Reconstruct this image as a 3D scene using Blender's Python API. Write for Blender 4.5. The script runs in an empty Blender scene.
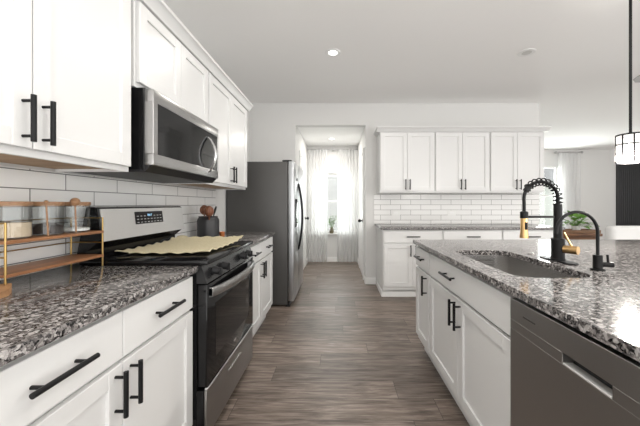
import bpy, bmesh, math, random
from mathutils import Vector, Matrix
PI = math.pi
random.seed(7)
SC = bpy.context.scene
COL = SC.collection

# ------------------------------------------------------------------ camera, world, lights, exposure
cam_d = bpy.data.cameras.new('camera')
cam_d.sensor_width = 36.0
cam_d.lens = 285 * 36 / 640
cam_d.shift_x = -18 / 640
cam_d.shift_y = -9 / 640
cam_d.clip_start = 0.02
cam = bpy.data.objects.new('camera', cam_d)
cam.location = (0, 0, 1.215)
cam.rotation_euler = (PI / 2, 0, 0)
COL.objects.link(cam)
SC.camera = cam

world = bpy.data.worlds.new('world')
SC.world = world
world.use_nodes = True
wnt = world.node_tree
bg = wnt.nodes['Background']
# overcast sky above; lower hemisphere made bright to fill the ceiling, no ground there
SKY_UP, FILL_DOWN = 5.5, 6.4
wtc = wnt.nodes.new('ShaderNodeTexCoord')
wsep = wnt.nodes.new('ShaderNodeSeparateXYZ')
wmr = wnt.nodes.new('ShaderNodeMapRange')
wmr.inputs['From Min'].default_value = .04
wmr.inputs['From Max'].default_value = -.04
wmr.inputs['To Min'].default_value = SKY_UP
wmr.inputs['To Max'].default_value = FILL_DOWN
wnt.links.new(wtc.outputs['Generated'], wsep.inputs[0])
wnt.links.new(wsep.outputs['Z'], wmr.inputs['Value'])
wnt.links.new(wmr.outputs['Result'], bg.inputs['Strength'])
bg.inputs['Color'].default_value = (1.0, 0.985, 0.965, 1)

SC.view_settings.view_transform = 'Standard'
SC.view_settings.look = 'None'
SC.view_settings.gamma = 1
SC.view_settings.exposure = -0.85
SC.view_settings.use_curve_mapping = False


def area_light(name, loc, rot, sx, sy, power, color=(1, 1, 1), shape='RECTANGLE'):
    l = bpy.data.lights.new(name, 'AREA')
    l.shape = shape
    l.size = sx
    l.size_y = sy
    l.energy = power
    l.color = color
    o = bpy.data.objects.new(name, l)
    o.location = loc
    o.rotation_euler = rot
    COL.objects.link(o)
    return o


# daylight through the hall and dining windows
area_light('hall_window_daylight', (-0.10, 6.12, 1.23), (-PI / 2, 0, 0), 0.8, 1.25, 23)
area_light('dining_window_daylight', (5.65, 8.13, 1.4), (-PI / 2, 0, 0), 0.9, 1.6, 150)
DOWNLIGHT_W = 18

# ------------------------------------------------------------------ materials
MATS = {}


def mat(name, color=(.8, .8, .8), rough=.5, metal=0.0, spec=None, **kw):
    m = bpy.data.materials.new(name)
    m.use_nodes = True
    b = m.node_tree.nodes['Principled BSDF']
    b.inputs['Base Color'].default_value = (*color, 1)
    b.inputs['Roughness'].default_value = rough
    b.inputs['Metallic'].default_value = metal
    if spec is not None:
        b.inputs['Specular IOR Level'].default_value = spec
    for k, v in kw.items():
        b.inputs[k].default_value = v
    MATS[name] = m
    return m


def nodes_of(m):
    nt = m.node_tree
    return nt, nt.nodes, nt.links, nt.nodes['Principled BSDF']


def add_noise_bump(m, scale=200, strength=.05, dist=.001):
    nt, N, L, b = nodes_of(m)
    tc = N.new('ShaderNodeTexCoord')
    n = N.new('ShaderNodeTexNoise')
    n.inputs['Scale'].default_value = scale
    bp = N.new('ShaderNodeBump')
    bp.inputs['Strength'].default_value = strength
    bp.inputs['Distance'].default_value = dist
    L.new(tc.outputs['Object'], n.inputs['Vector'])
    L.new(n.outputs['Fac'], bp.inputs['Height'])
    L.new(bp.outputs['Normal'], b.inputs['Normal'])


def ramp(N, stops, interp='LINEAR'):
    r = N.new('ShaderNodeValToRGB')
    r.color_ramp.interpolation = interp
    els = r.color_ramp.elements
    while len(els) < len(stops):
        els.new(.5)
    for e, (p, c) in zip(els, stops):
        e.position = p
        e.color = (*c, 1)
    return r


mat('cabinet_white', (.71, .71, .704), .30)
mat('wall_paint', (.67, .667, .655), .7)
add_noise_bump(MATS['wall_paint'], 250, .08, .001)
mat('ceiling_paint', (.91, .905, .895), .85)
add_noise_bump(MATS['ceiling_paint'], 120, .15, .002)
mat('trim_white', (.82, .82, .81), .4)
mat('black_metal', (.008, .008, .0085), .36, 0, .22)
mat('black_gloss', (.006, .006, .0065), .06, 0, .35)
mat('black_enamel', (.007, .007, .0075), .2, 0, .3)
mat('black_plastic', (.012, .012, .013), .45, 0, .3)
mat('panel_black', (.014, .014, .015), .25, 0, .4)
mat('lip_metal', (.72, .71, .70), .45, .5)
mat('chrome', (.75, .75, .75), .12, 1)
mat('gold', (.46, .31, .12), .33, 1)
mat('brushed_gold', (.66, .43, .20), .3, 1)
mat('fridge_grey', (.062, .060, .058), .42)
mat('crock_grey', (.022, .022, .024), .4)
mat('white_ceramic', (.82, .82, .80), .25)
mat('white_powder', (.85, .85, .83), .9)
mat('flour_beige', (.68, .55, .40), .9)
mat('coffee_dark', (.035, .025, .022), .9)
mat('copper', (.60, .20, .07), .3, 0.6)
mat('sofa_fabric', (.78, .78, .77), .9)
add_noise_bump(MATS['sofa_fabric'], 400, .3, .002)
mat('soil', (.03, .02, .015), .9)
mat('stem_green', (.12, .22, .05), .6)
mat('leaf_green', (.13, .30, .04), .5)
mat('leaf_dark', (.12, .24, .06), .5)
mat('paper_pink', (.72, .55, .55), .8)
mat('paper_blue', (.45, .55, .65), .8)
mat('vase_olive', (.13, .11, .06), .3)
mat('dim_lens', (.62, .62, .60), .5)
mat('ink', (.05, .05, .05), .6)
mat('fan_grey', (.42, .42, .42), .5)
mat('slot_dark', (.02, .02, .02), .6)
mat('siding', (.56, .56, .57), .8)
mat('roof_grey', (.16, .16, .17), .9)
mat('lawn', (.10, .16, .05), .9)


def emission(name, color, strength):
    m = mat(name, color, .5)
    nt, N, L, b = nodes_of(m)
    b.inputs['Emission Color'].default_value = (*color, 1)
    b.inputs['Emission Strength'].default_value = strength
    return m


emission('lamp_lens', (1, .97, .92), 6)
emission('bulb_glow', (1, .95, .86), 7)
emission('display_digits', (.35, .65, .9), 1.2)


def brushed(name, color, rough, axis, aniso=.0):
    m = mat(name, color, rough, 1)
    nt, N, L, b = nodes_of(m)
    tc = N.new('ShaderNodeTexCoord')
    mp = N.new('ShaderNodeMapping')
    s = [900, 900, 900]
    s[axis] = 6
    mp.inputs['Scale'].default_value = s
    n = N.new('ShaderNodeTexNoise')
    n.inputs['Scale'].default_value = 1
    n.inputs['Detail'].default_value = 2
    mr = N.new('ShaderNodeMapRange')
    mr.inputs['To Min'].default_value = rough - .07
    mr.inputs['To Max'].default_value = rough + .10
    L.new(tc.outputs['Object'], mp.inputs['Vector'])
    L.new(mp.outputs['Vector'], n.inputs['Vector'])
    L.new(n.outputs['Fac'], mr.inputs['Value'])
    L.new(mr.outputs['Result'], b.inputs['Roughness'])
    return m


brushed('stainless', (.44, .435, .43), .28, 0)
brushed('stainless_dark', (.36, .35, .34), .34, 0)
brushed('stainless_bright', (.66, .65, .64), .30, 0)
brushed('stainless_fridge', (.50, .515, .53), .30, 2)
brushed('sink_steel', (.40, .39, .38), .26, 0)


def glass(name, color=(1, 1, 1), rough=0.0, alpha=None):
    """thin clear glass: mostly transparent with a fresnel sheen"""
    m = bpy.data.materials.new(name)
    m.use_nodes = True
    nt = m.node_tree
    N, L = nt.nodes, nt.links
    N.clear()
    out = N.new('ShaderNodeOutputMaterial')
    mix = N.new('ShaderNodeMixShader')
    lw = N.new('ShaderNodeLayerWeight')
    pw = N.new('ShaderNodeMath')
    pw.operation = 'POWER'
    pw.inputs[1].default_value = 4.0
    fr = N.new('ShaderNodeMath')
    fr.operation = 'MULTIPLY_ADD'
    fr.inputs[1].default_value = .6
    fr.inputs[2].default_value = .035
    L.new(lw.outputs['Facing'], pw.inputs[0])
    L.new(pw.outputs[0], fr.inputs[0])
    tr = N.new('ShaderNodeBsdfTransparent')
    tr.inputs['Color'].default_value = (*color, 1)
    gl = N.new('ShaderNodeBsdfGlossy')
    gl.inputs['Roughness'].default_value = rough
    L.new(fr.outputs[0], mix.inputs[0])
    L.new(tr.outputs[0], mix.inputs[1])
    L.new(gl.outputs[0], mix.inputs[2])
    L.new(mix.outputs[0], out.inputs[0])
    MATS[name] = m
    return m


glass('pane_glass', (.97, .99, .98))
glass('jar_glass', (.93, .94, .94))



def sheer(name, trans=.35):
    m = bpy.data.materials.new(name)
    m.use_nodes = True
    nt = m.node_tree
    N, L = nt.nodes, nt.links
    N.clear()
    out = N.new('ShaderNodeOutputMaterial')
    df = N.new('ShaderNodeBsdfDiffuse')
    df.inputs['Color'].default_value = (.88, .88, .88, 1)
    tl = N.new('ShaderNodeBsdfTranslucent')
    tl.inputs['Color'].default_value = (.88, .88, .88, 1)
    tr = N.new('ShaderNodeBsdfTransparent')
    m1 = N.new('ShaderNodeMixShader')
    m1.inputs[0].default_value = .5
    m2 = N.new('ShaderNodeMixShader')
    m2.inputs[0].default_value = trans
    L.new(df.outputs[0], m1.inputs[1])
    L.new(tl.outputs[0], m1.inputs[2])
    L.new(m1.outputs[0], m2.inputs[1])
    L.new(tr.outputs[0], m2.inputs[2])
    L.new(m2.outputs[0], out.inputs[0])
    MATS[name] = m
    return m


sheer('sheer_fabric', .38)
sheer('crystal', .25)


def granite():
    m = mat('granite', (.4, .38, .37), .13)
    nt, N, L, b = nodes_of(m)
    tc = N.new('ShaderNodeTexCoord')
    nz = N.new('ShaderNodeTexNoise')
    nz.inputs['Scale'].default_value = 60
    nz.inputs['Detail'].default_value = 3
    add = N.new('ShaderNodeMix')
    add.data_type = 'VECTOR'
    add.inputs['Factor'].default_value = .02
    L.new(tc.outputs['Object'], nz.inputs['Vector'])
    L.new(tc.outputs['Object'], add.inputs[4])
    L.new(nz.outputs['Color'], add.inputs[5])
    def cells(scale, rnd):
        v = N.new('ShaderNodeTexVoronoi')
        v.inputs['Scale'].default_value = scale
        L.new(add.outputs[1], v.inputs['Vector'])
        sp = N.new('ShaderNodeSeparateColor')
        L.new(v.outputs['Color'], sp.inputs[0])
        return sp
    s1, s2 = cells(118, 0), cells(240, 0)
    pal = [(0, (.007, .0065, .007)), (.23, (.033, .031, .032)), (.41, (.115, .104, .101)),
           (.60, (.235, .217, .210)), (.80, (.48, .456, .443))]
    r1 = ramp(N, pal, 'CONSTANT')
    r2 = ramp(N, pal, 'CONSTANT')
    L.new(s1.outputs[0], r1.inputs['Fac'])
    L.new(s2.outputs[1], r2.inputs['Fac'])
    mx = N.new('ShaderNodeMix')
    mx.data_type = 'RGBA'
    mx.inputs['Factor'].default_value = .32
    L.new(r1.outputs['Color'], mx.inputs[6])
    L.new(r2.outputs['Color'], mx.inputs[7])
    L.new(mx.outputs[2], b.inputs['Base Color'])
    b.inputs['Specular IOR Level'].default_value = .5


granite()


def brick_mat(name, horiz, c_tile, c_mortar, w, h, mortar, rough, offs=(0, 0), offset=.5, tint=.0):
    m = mat(name, c_tile, rough)
    nt, N, L, b = nodes_of(m)
    tc = N.new('ShaderNodeTexCoord')
    sp = N.new('ShaderNodeSeparateXYZ')
    cb = N.new('ShaderNodeCombineXYZ')
    L.new(tc.outputs['Object'], sp.inputs[0])
    ax = N.new('ShaderNodeMath')
    ax.inputs[1].default_value = offs[0]
    az = N.new('ShaderNodeMath')
    az.inputs[1].default_value = offs[1]
    L.new(sp.outputs[horiz], ax.inputs[0])
    L.new(sp.outputs['Z'], az.inputs[0])
    L.new(ax.outputs[0], cb.inputs[0])
    L.new(az.outputs[0], cb.inputs[1])
    br = N.new('ShaderNodeTexBrick')
    br.offset = offset
    br.inputs['Scale'].default_value = 1
    br.inputs['Brick Width'].default_value = w
    br.inputs['Row Height'].default_value = h
    br.inputs['Mortar Size'].default_value = mortar
    br.inputs['Mortar Smooth'].default_value = .1
    br.inputs['Color1'].default_value = (*c_tile, 1)
    br.inputs['Color2'].default_value = (*[c * (1 - tint) for c in c_tile], 1)
    br.inputs['Mortar'].default_value = (*c_mortar, 1)
    L.new(cb.outputs[0], br.inputs['Vector'])
    L.new(br.outputs['Color'], b.inputs['Base Color'])
    bp = N.new('ShaderNodeBump')
    bp.inputs['Strength'].default_value = .35
    bp.inputs['Distance'].default_value = .002
    bp.invert = True
    L.new(br.outputs['Fac'], bp.inputs['Height'])
    L.new(bp.outputs['Normal'], b.inputs['Normal'])
    rr = N.new('ShaderNodeMapRange')
    rr.inputs['To Min'].default_value = rough
    rr.inputs['To Max'].default_value = .8
    L.new(br.outputs['Fac'], rr.inputs['Value'])
    L.new(rr.outputs['Result'], b.inputs['Roughness'])
    return m


TH = .0775
brick_mat('tile_left', 'Y', (.86, .86, .85), (.16, .16, .16), .322, TH, .0022, .14,
          (-1.223 + 3.22, -1.281 + 20 * TH), tint=.03)
brick_mat('tile_back', 'X', (.82, .815, .80), (.28, .275, .265), .305, TH, .0030, .14,
          (5.0, -1.281 + 20 * TH), tint=.05)


def plank_floor():
    m = mat('plank_floor', (.15, .12, .10), .36)
    nt, N, L, b = nodes_of(m)
    tc = N.new('ShaderNodeTexCoord')
    br = N.new('ShaderNodeTexBrick')
    br.offset = 0
    br.inputs['Scale'].default_value = 1
    br.inputs['Brick Width'].default_value = 1.22
    br.inputs['Row Height'].default_value = .178
    br.inputs['Mortar Size'].default_value = .0016
    br.inputs['Mortar Smooth'].default_value = .2
    br.inputs['Color1'].default_value = (0, 0, 0, 1)
    br.inputs['Color2'].default_value = (1, 1, 1, 1)
    br.inputs['Mortar'].default_value = (.5, .5, .5, 1)
    # every row of planks starts at its own random offset
    fsp = N.new('ShaderNodeSeparateXYZ')
    L.new(tc.outputs['Object'], fsp.inputs[0])
    row = N.new('ShaderNodeMath')
    row.operation = 'DIVIDE'
    row.inputs[1].default_value = .178
    L.new(fsp.outputs['Y'], row.inputs[0])
    rfl = N.new('ShaderNodeMath')
    rfl.operation = 'FLOOR'
    L.new(row.outputs[0], rfl.inputs[0])
    wn = N.new('ShaderNodeTexWhiteNoise')
    wn.noise_dimensions = '1D'
    L.new(rfl.outputs[0], wn.inputs['W'])
    xo = N.new('ShaderNodeMath')
    xo.operation = 'MULTIPLY_ADD'
    xo.inputs[1].default_value = 1.22
    L.new(wn.outputs['Value'], xo.inputs[0])
    L.new(fsp.outputs['X'], xo.inputs[2])
    fcb = N.new('ShaderNodeCombineXYZ')
    L.new(xo.outputs[0], fcb.inputs[0])
    L.new(fsp.outputs['Y'], fcb.inputs[1])
    L.new(fcb.outputs[0], br.inputs['Vector'])
    # shift the grain per plank
    mul = N.new('ShaderNodeVectorMath')
    mul.operation = 'SCALE'
    mul.inputs['Scale'].default_value = 37.0
    L.new(br.outputs['Color'], mul.inputs[0])
    addv = N.new('ShaderNodeVectorMath')
    addv.operation = 'ADD'
    L.new(tc.outputs['Object'], addv.inputs[0])
    L.new(mul.outputs[0], addv.inputs[1])
    mp = N.new('ShaderNodeMapping')
    mp.inputs['Scale'].default_value = (1.6, 16, 1)
    L.new(addv.outputs[0], mp.inputs['Vector'])
    n1 = N.new('ShaderNodeTexNoise')
    n1.inputs['Scale'].default_value = 2.2
    n1.inputs['Detail'].default_value = 6
    n1.inputs['Roughness'].default_value = .65
    n1.inputs['Distortion'].default_value = .6
    L.new(mp.outputs['Vector'], n1.inputs['Vector'])
    mp2 = N.new('ShaderNodeMapping')
    mp2.inputs['Scale'].default_value = (4, 90, 1)
    L.new(addv.outputs[0], mp2.inputs['Vector'])
    n2 = N.new('ShaderNodeTexNoise')
    n2.inputs['Scale'].default_value = 1.5
    n2.inputs['Detail'].default_value = 4
    L.new(mp2.outputs['Vector'], n2.inputs['Vector'])
    mx = N.new('ShaderNodeMath')
    mx.operation = 'MULTIPLY_ADD'
    mx.inputs[1].default_value = .35
    L.new(n2.outputs['Fac'], mx.inputs[0])
    m3 = N.new('ShaderNodeMath')
    m3.operation = 'MULTIPLY'
    m3.inputs[1].default_value = .65
    L.new(n1.outputs['Fac'], m3.inputs[0])
    L.new(m3.outputs[0], mx.inputs[2])
    r = ramp(N, [(.36, (.060, .044, .035)), (.455, (.140, .106, .086)), (.54, (.225, .180, .150)), (.66, (.37, .315, .272))])
    L.new(mx.outputs[0], r.inputs['Fac'])
    # plank tone
    tone = N.new('ShaderNodeMapRange')
    tone.inputs['To Min'].default_value = .70
    tone.inputs['To Max'].default_value = 1.25
    L.new(br.outputs['Color'], tone.inputs['Value'])
    t2 = N.new('ShaderNodeVectorMath')
    t2.operation = 'SCALE'
    L.new(r.outputs['Color'], t2.inputs[0])
    L.new(tone.outputs['Result'], t2.inputs['Scale'])
    mo = N.new('ShaderNodeMix')
    mo.data_type = 'RGBA'
    mo.inputs[7].default_value = (.035, .028, .024, 1)
    L.new(br.outputs['Fac'], mo.inputs['Factor'])
    L.new(t2.outputs[0], mo.inputs[6])
    L.new(mo.outputs[2], b.inputs['Base Color'])
    rr = N.new('ShaderNodeMapRange')
    rr.inputs['To Min'].default_value = .30
    rr.inputs['To Max'].default_value = .50
    L.new(n2.outputs['Fac'], rr.inputs['Value'])
    L.new(rr.outputs['Result'], b.inputs['Roughness'])
    bp = N.new('ShaderNodeBump')
    bp.inputs['Strength'].default_value = .12
    bp.inputs['Distance'].default_value = .002
    L.new(mx.outputs[0], bp.inputs['Height'])
    L.new(bp.outputs['Normal'], b.inputs['Normal'])


plank_floor()


def wood(name, dark, light, axis=0, scale=3.0, rough=.45):
    m = mat(name, light, rough)
    nt, N, L, b = nodes_of(m)
    tc = N.new('ShaderNodeTexCoord')
    mp = N.new('ShaderNodeMapping')
    s = [14, 14, 14]
    s[axis] = 1.2
    mp.inputs['Scale'].default_value = s
    n = N.new('ShaderNodeTexNoise')
    n.inputs['Scale'].default_value = scale
    n.inputs['Detail'].default_value = 5
    n.inputs['Distortion'].default_value = .8
    r = ramp(N, [(.3, dark), (.7, light)])
    L.new(tc.outputs['Object'], mp.inputs['Vector'])
    L.new(mp.outputs['Vector'], n.inputs['Vector'])
    L.new(n.outputs['Fac'], r.inputs['Fac'])
    L.new(r.outputs['Color'], b.inputs['Base Color'])
    return m


wood('shelf_wood', (.16, .065, .028), (.36, .17, .075), 1)
wood('board_wood', (.30, .15, .07), (.52, .30, .15), 0)
wood('lid_wood', (.22, .11, .05), (.40, .23, .12), 0, 6)
wood('spoon_wood', (.10, .035, .018), (.25, .095, .045), 2, 5)
wood('table_wood', (.09, .035, .016), (.30, .14, .065), 0, 2)
wood('tray_wood', (.14, .07, .035), (.34, .19, .10), 0, 4)
wood('plywood', (.30, .19, .10), (.46, .31, .18), 1, 2, .6)


def mat_cloth():
    m = mat('stove_cloth', (.60, .53, .36), .9)
    nt, N, L, b = nodes_of(m)
    tc = N.new('ShaderNodeTexCoord')
    v = N.new('ShaderNodeTexVoronoi')
    v.inputs['Scale'].default_value = 90
    r = ramp(N, [(.0, (.66, .60, .43)), (.6, (.56, .49, .32))])
    L.new(tc.outputs['Object'], v.inputs['Vector'])
    L.new(v.outputs['Distance'], r.inputs['Fac'])
    L.new(r.outputs['Color'], b.inputs['Base Color'])
    bp = N.new('ShaderNodeBump')
    bp.inputs['Strength'].default_value = .5
    bp.inputs['Distance'].default_value = .002
    L.new(v.outputs['Distance'], bp.inputs['Height'])
    L.new(bp.outputs['Normal'], b.inputs['Normal'])


mat_cloth()


# ------------------------------------------------------------------ mesh helpers
class MB:
    def __init__(self):
        self.bm = bmesh.new()

    def box(self, x0, y0, z0, x1, y1, z1, bev=0.0, seg=1):
        x0, x1 = min(x0, x1), max(x0, x1)
        y0, y1 = min(y0, y1), max(y0, y1)
        z0, z1 = min(z0, z1), max(z0, z1)
        vs = [self.bm.verts.new(p) for p in ((x0, y0, z0), (x1, y0, z0), (x1, y1, z0), (x0, y1, z0),
                                             (x0, y0, z1), (x1, y0, z1), (x1, y1, z1), (x0, y1, z1))]
        fs = [self.bm.faces.new([vs[i] for i in q]) for q in
              ((3, 2, 1, 0), (4, 5, 6, 7), (0, 1, 5, 4), (1, 2, 6, 5), (2, 3, 7, 6), (3, 0, 4, 7))]
        if bev > 0:
            es = list({e for f in fs for e in f.edges})
            bmesh.ops.bevel(self.bm, geom=es, offset=bev, segments=seg, profile=.5, affect='EDGES')
        return self

    def poly_prism(self, pts, axis, a, b):
        """closed 2-D outline pts extruded along axis from a to b. axis 0: pts=(y,z), 1: pts=(x,z), 2: pts=(x,y)"""
        def P(p, t):
            return {0: (t, p[0], p[1]), 1: (p[0], t, p[1]), 2: (p[0], p[1], t)}[axis]
        va = [self.bm.verts.new(P(p, a)) for p in pts]
        vb = [self.bm.verts.new(P(p, b)) for p in pts]
        n = len(pts)
        fs = [self.bm.faces.new(va), self.bm.faces.new(vb[::-1])]
        for i in range(n):
            fs.append(self.bm.faces.new((va[i], vb[i], vb[(i + 1) % n], va[(i + 1) % n])))
        bmesh.ops.recalc_face_normals(self.bm, faces=fs)
        return self

    def cyl(self, p0, p1, r, seg=16, r1=None, caps=True):
        p0, p1 = Vector(p0), Vector(p1)
        r1 = r if r1 is None else r1
        d = (p1 - p0).normalized()
        u = d.orthogonal().normalized()
        v = d.cross(u)
        ra = [self.bm.verts.new(p0 + (u * math.cos(t) + v * math.sin(t)) * r) for t in [2 * PI * i / seg for i in range(seg)]]
        rb = [self.bm.verts.new(p1 + (u * math.cos(t) + v * math.sin(t)) * r1) for t in [2 * PI * i / seg for i in range(seg)]]
        for i in range(seg):
            j = (i + 1) % seg
            self.bm.faces.new((ra[i], ra[j], rb[j], rb[i]))
        if caps:
            self.bm.faces.new(ra[::-1])
            self.bm.faces.new(rb)
        return self

    def tube(self, pts, r, seg=10, closed=False):
        pts = [Vector(p) for p in pts]
        n = len(pts)
        rs = r if isinstance(r, (list, tuple)) else [r] * n
        rings = []
        prev_u = None
        for i in range(n):
            a = pts[(i - 1) % n] if (closed or i > 0) else pts[i]
            c = pts[(i + 1) % n] if (closed or i < n - 1) else pts[i]
            d = (c - a).normalized()
            if prev_u is None:
                u = d.orthogonal().normalized()
            else:
                u = (prev_u - d * prev_u.dot(d)).normalized()
            prev_u = u
            v = d.cross(u)
            rings.append([self.bm.verts.new(pts[i] + (u * math.cos(2 * PI * k / seg) + v * math.sin(2 * PI * k / seg)) * rs[i]) for k in range(seg)])
        m = n if closed else n - 1
        for i in range(m):
            A, B = rings[i], rings[(i + 1) % n]
            for k in range(seg):
                j = (k + 1) % seg
                self.bm.faces.new((A[k], A[j], B[j], B[k]))
        if not closed:
            self.bm.faces.new(rings[0][::-1])
            self.bm.faces.new(rings[-1])
        return self

    def lathe(self, prof, c=(0, 0, 0), seg=28):
        """profile of (r, z) turned about the z axis at c; r=0 ends close the shape"""
        rings = []
        for r, z in prof:
            if r <= 1e-6:
                rings.append([self.bm.verts.new((c[0], c[1], c[2] + z))])
            else:
                rings.append([self.bm.verts.new((c[0] + r * math.cos(2 * PI * k / seg), c[1] + r * math.sin(2 * PI * k / seg), c[2] + z)) for k in range(seg)])
        for A, B in zip(rings, rings[1:]):
            for k in range(seg):
                j = (k + 1) % seg
                if len(A) == 1 and len(B) == 1:
                    continue
                if len(A) == 1:
                    self.bm.faces.new((A[0], B[j], B[k]))
                elif len(B) == 1:
                    self.bm.faces.new((A[k], A[j], B[0]))
                else:
                    self.bm.faces.new((A[k], A[j], B[j], B[k]))
        return self

    def ball(self, c, r, sx=1, sy=1, sz=1, u=16, v=10):
        m = Matrix.Translation(c) @ Matrix.Diagonal((r * sx, r * sy, r * sz, 1))
        bmesh.ops.create_uvsphere(self.bm, u_segments=u, v_segments=v, radius=1, matrix=m)
        return self

    def grid(self, fn, nu, nv):
        V = [[self.bm.verts.new(fn(i / nu, j / nv)) for j in range(nv + 1)] for i in range(nu + 1)]
        for i in range(nu):
            for j in range(nv):
                self.bm.faces.new((V[i][j], V[i + 1][j], V[i + 1][j + 1], V[i][j + 1]))
        return self

    def build(self, name, m, parent=None, smooth=True, angle=35):
        me = bpy.data.meshes.new(name)
        bmesh.ops.recalc_face_normals(self.bm, faces=self.bm.faces[:])
        self.bm.to_mesh(me)
        self.bm.free()
        me.materials.append(MATS[m])
        if smooth:
            me.polygons.foreach_set('use_smooth', [True] * len(me.polygons))
            me.set_sharp_from_angle(angle=math.radians(angle))
        o = bpy.data.objects.new(name, me)
        COL.objects.link(o)
        if parent is not None:
            o.parent = parent
        return o


def tag(o, label=None, cat=None, group=None, kind=None):
    if label: o['label'] = label
    if cat: o['category'] = cat
    if group: o['group'] = group
    if kind: o['kind'] = kind
    return o


def thing(name, label, cat, loc=(0, 0, 0), rz=0.0, group=None):
    o = bpy.data.objects.new(name, None)
    o.empty_display_size = .05
    COL.objects.link(o)
    o.location = loc
    o.rotation_euler = (0, 0, rz)
    return tag(o, label, cat, group)


def copy_tree(o, parent=None):
    c = o.copy()
    COL.objects.link(c)
    if parent is not None:
        c.parent = parent
    for ch in list(o.children):
        copy_tree(ch, c)
    return c


def struct(name, mb, m):
    return tag(mb.build(name, m, None, smooth=False), kind='structure')


def sub(parent_obj, name, mb, m, label=None, **k):
    o = mb.build(name, m, parent_obj, **k)
    if label: o['label'] = label
    return o


# ------------------------------------------------------------------ the setting
CEIL = 2.74
WX = -1.33            # left wall face
WY = 4.32             # back wall face
OPL, OPR, OPH = -.645, .42, 2.41
FARY = 8.0
REND = 3.05           # where the back wall stops
struct('floor', MB().box(-1.45, -1.2, -.1, 9.4, 8.15, 0), 'plank_floor')  # ends just behind the camera so light from below reaches the ceiling
struct('ceiling', MB().box(-1.45, -5.0, CEIL, 9.4, 8.15, CEIL + .1), 'ceiling_paint')
struct('wall_left', MB().box(WX - .12, -5.0, 0, WX, WY + .12, CEIL), 'wall_paint')
struct('wall_back', MB().box(WX, WY, 0, OPL, WY + .12, CEIL).box(OPL, WY, OPH, OPR, WY + .12, CEIL)
       .box(OPR, WY, 0, REND, WY + .12, CEIL), 'wall_paint')
struct('wall_hall_left', MB().box(OPL - .12, WY + .121, 0, OPL, 6.0, 2.44), 'wall_paint')
struct('wall_hall_right', MB().box(OPR, WY + .121, 0, OPR + .12, 6.0, 2.44), 'wall_paint')
HWL, HWR, HWB, HWT = -.52, .32, .60, 1.86
struct('wall_hall_far', MB().box(OPL - .12, 6.0, 0, HWL, 6.14, 2.54).box(HWR, 6.0, 0, OPR + .12, 6.14, 2.54)
       .box(HWL, 6.0, 0, HWR, 6.14, HWB).box(HWL, 6.0, HWT, HWR, 6.14, 2.54), 'wall_paint')
struct('ceiling_hall', MB().box(OPL - .12, WY + .121, 2.44, OPR + .12, 5.999, 2.54), 'ceiling_paint')
struct('wall_dining_side', MB().box(REND - .12, WY + .121, 0, REND, FARY, CEIL), 'wall_paint')
DWL, DWR, DWB, DWT = 5.10, 6.18, .45, 2.27
struct('wall_far', MB().box(REND - .12, FARY, 0, DWL, FARY + .14, CEIL).box(DWR, FARY, 0, 9.4, FARY + .14, CEIL)
       .box(DWL, FARY, 0, DWR, FARY + .14, DWB).box(DWL, FARY, DWT, DWR, FARY + .14, CEIL), 'wall_paint')
# living room side wall, unseen; unglazed openings added to let world light in
struct('wall_right', MB().box(9.25, 3.4, 0, 9.4, 5.2, CEIL).box(9.25, 6.4, 0, 9.4, FARY, CEIL).box(9.25, 5.2, 0, 9.4, 6.4, .8).box(9.25, 5.2, 2.3, 9.4, 6.4, CEIL).box(9.25, -5.0, 2.55, 9.4, 3.4, CEIL), 'wall_paint')
# tiles
struct('trim_backsplash_left', MB().box(WX, .3, .917, WX + .008, 3.08, 1.366), 'tile_left')
struct('trim_backsplash_back', MB().box(.545, WY - .008, .917, REND - .002, WY, 1.372), 'tile_back')
# baseboards
bb = lambda *a: MB().box(*a, bev=.004)
struct('baseboard_back', bb(OPR, WY - .014, 0, .575, WY, .10), 'trim_white')
struct('baseboard_opening', bb(OPR - .014, WY - .01, 0, OPR, WY + .12, .10), 'trim_white')
struct('baseboard_hall_left', MB().box(OPL, WY + .13, 0, OPL + .014, 4.72, .10).box(OPL, 5.62, 0, OPL + .014, 5.99, .10), 'trim_white')
struct('baseboard_hall_right', MB().box(OPR - .014, 5.48, 0, OPR, 5.99, .10), 'trim_white')
struct('baseboard_hall_far', bb(OPL + .016, 5.985, 0, OPR - .016, 5.999, .10), 'trim_white')
struct('baseboard_far', bb(REND, FARY - .014, 0, 7.78, FARY, .12), 'trim_white')


def window(name, x0, x1, z0, z1, y, mid):
    fr = MB()
    t = .045
    yb = y + .09
    fr.box(x0, y + .04, z0, x0 + t, yb, z1, .003).box(x1 - t, y + .04, z0, x1, yb, z1, .003)
    fr.box(x0 + t, y + .04, z0, x1 - t, yb, z0 + t, .003).box(x0 + t, y + .04, z1 - t, x1 - t, yb, z1, .003)
    fr.box(x0 + t, y + .045, mid - .02, x1 - t, yb - .005, mid + .02, .002)
    w = tag(fr.build(name, 'trim_white'), kind='structure')
    g = sub(w, 'pane', MB().box(x0 + t, y + .062, z0 + t, x1 - t, y + .068, mid - .02).box(x0 + t, y + .062, mid + .02, x1 - t, y + .068, z1 - t), 'pane_glass')
    sub(w, 'window_sill', MB().box(x0 - .03, y - .05, z0 - .025, x1 + .03, y + .04, z0, .004), 'trim_white')
    return w


window('window_1', HWL, HWR, HWB, HWT, 6.0, 1.27)
window('window_2', DWL, DWR, DWB, DWT, FARY, 1.45)


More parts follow.
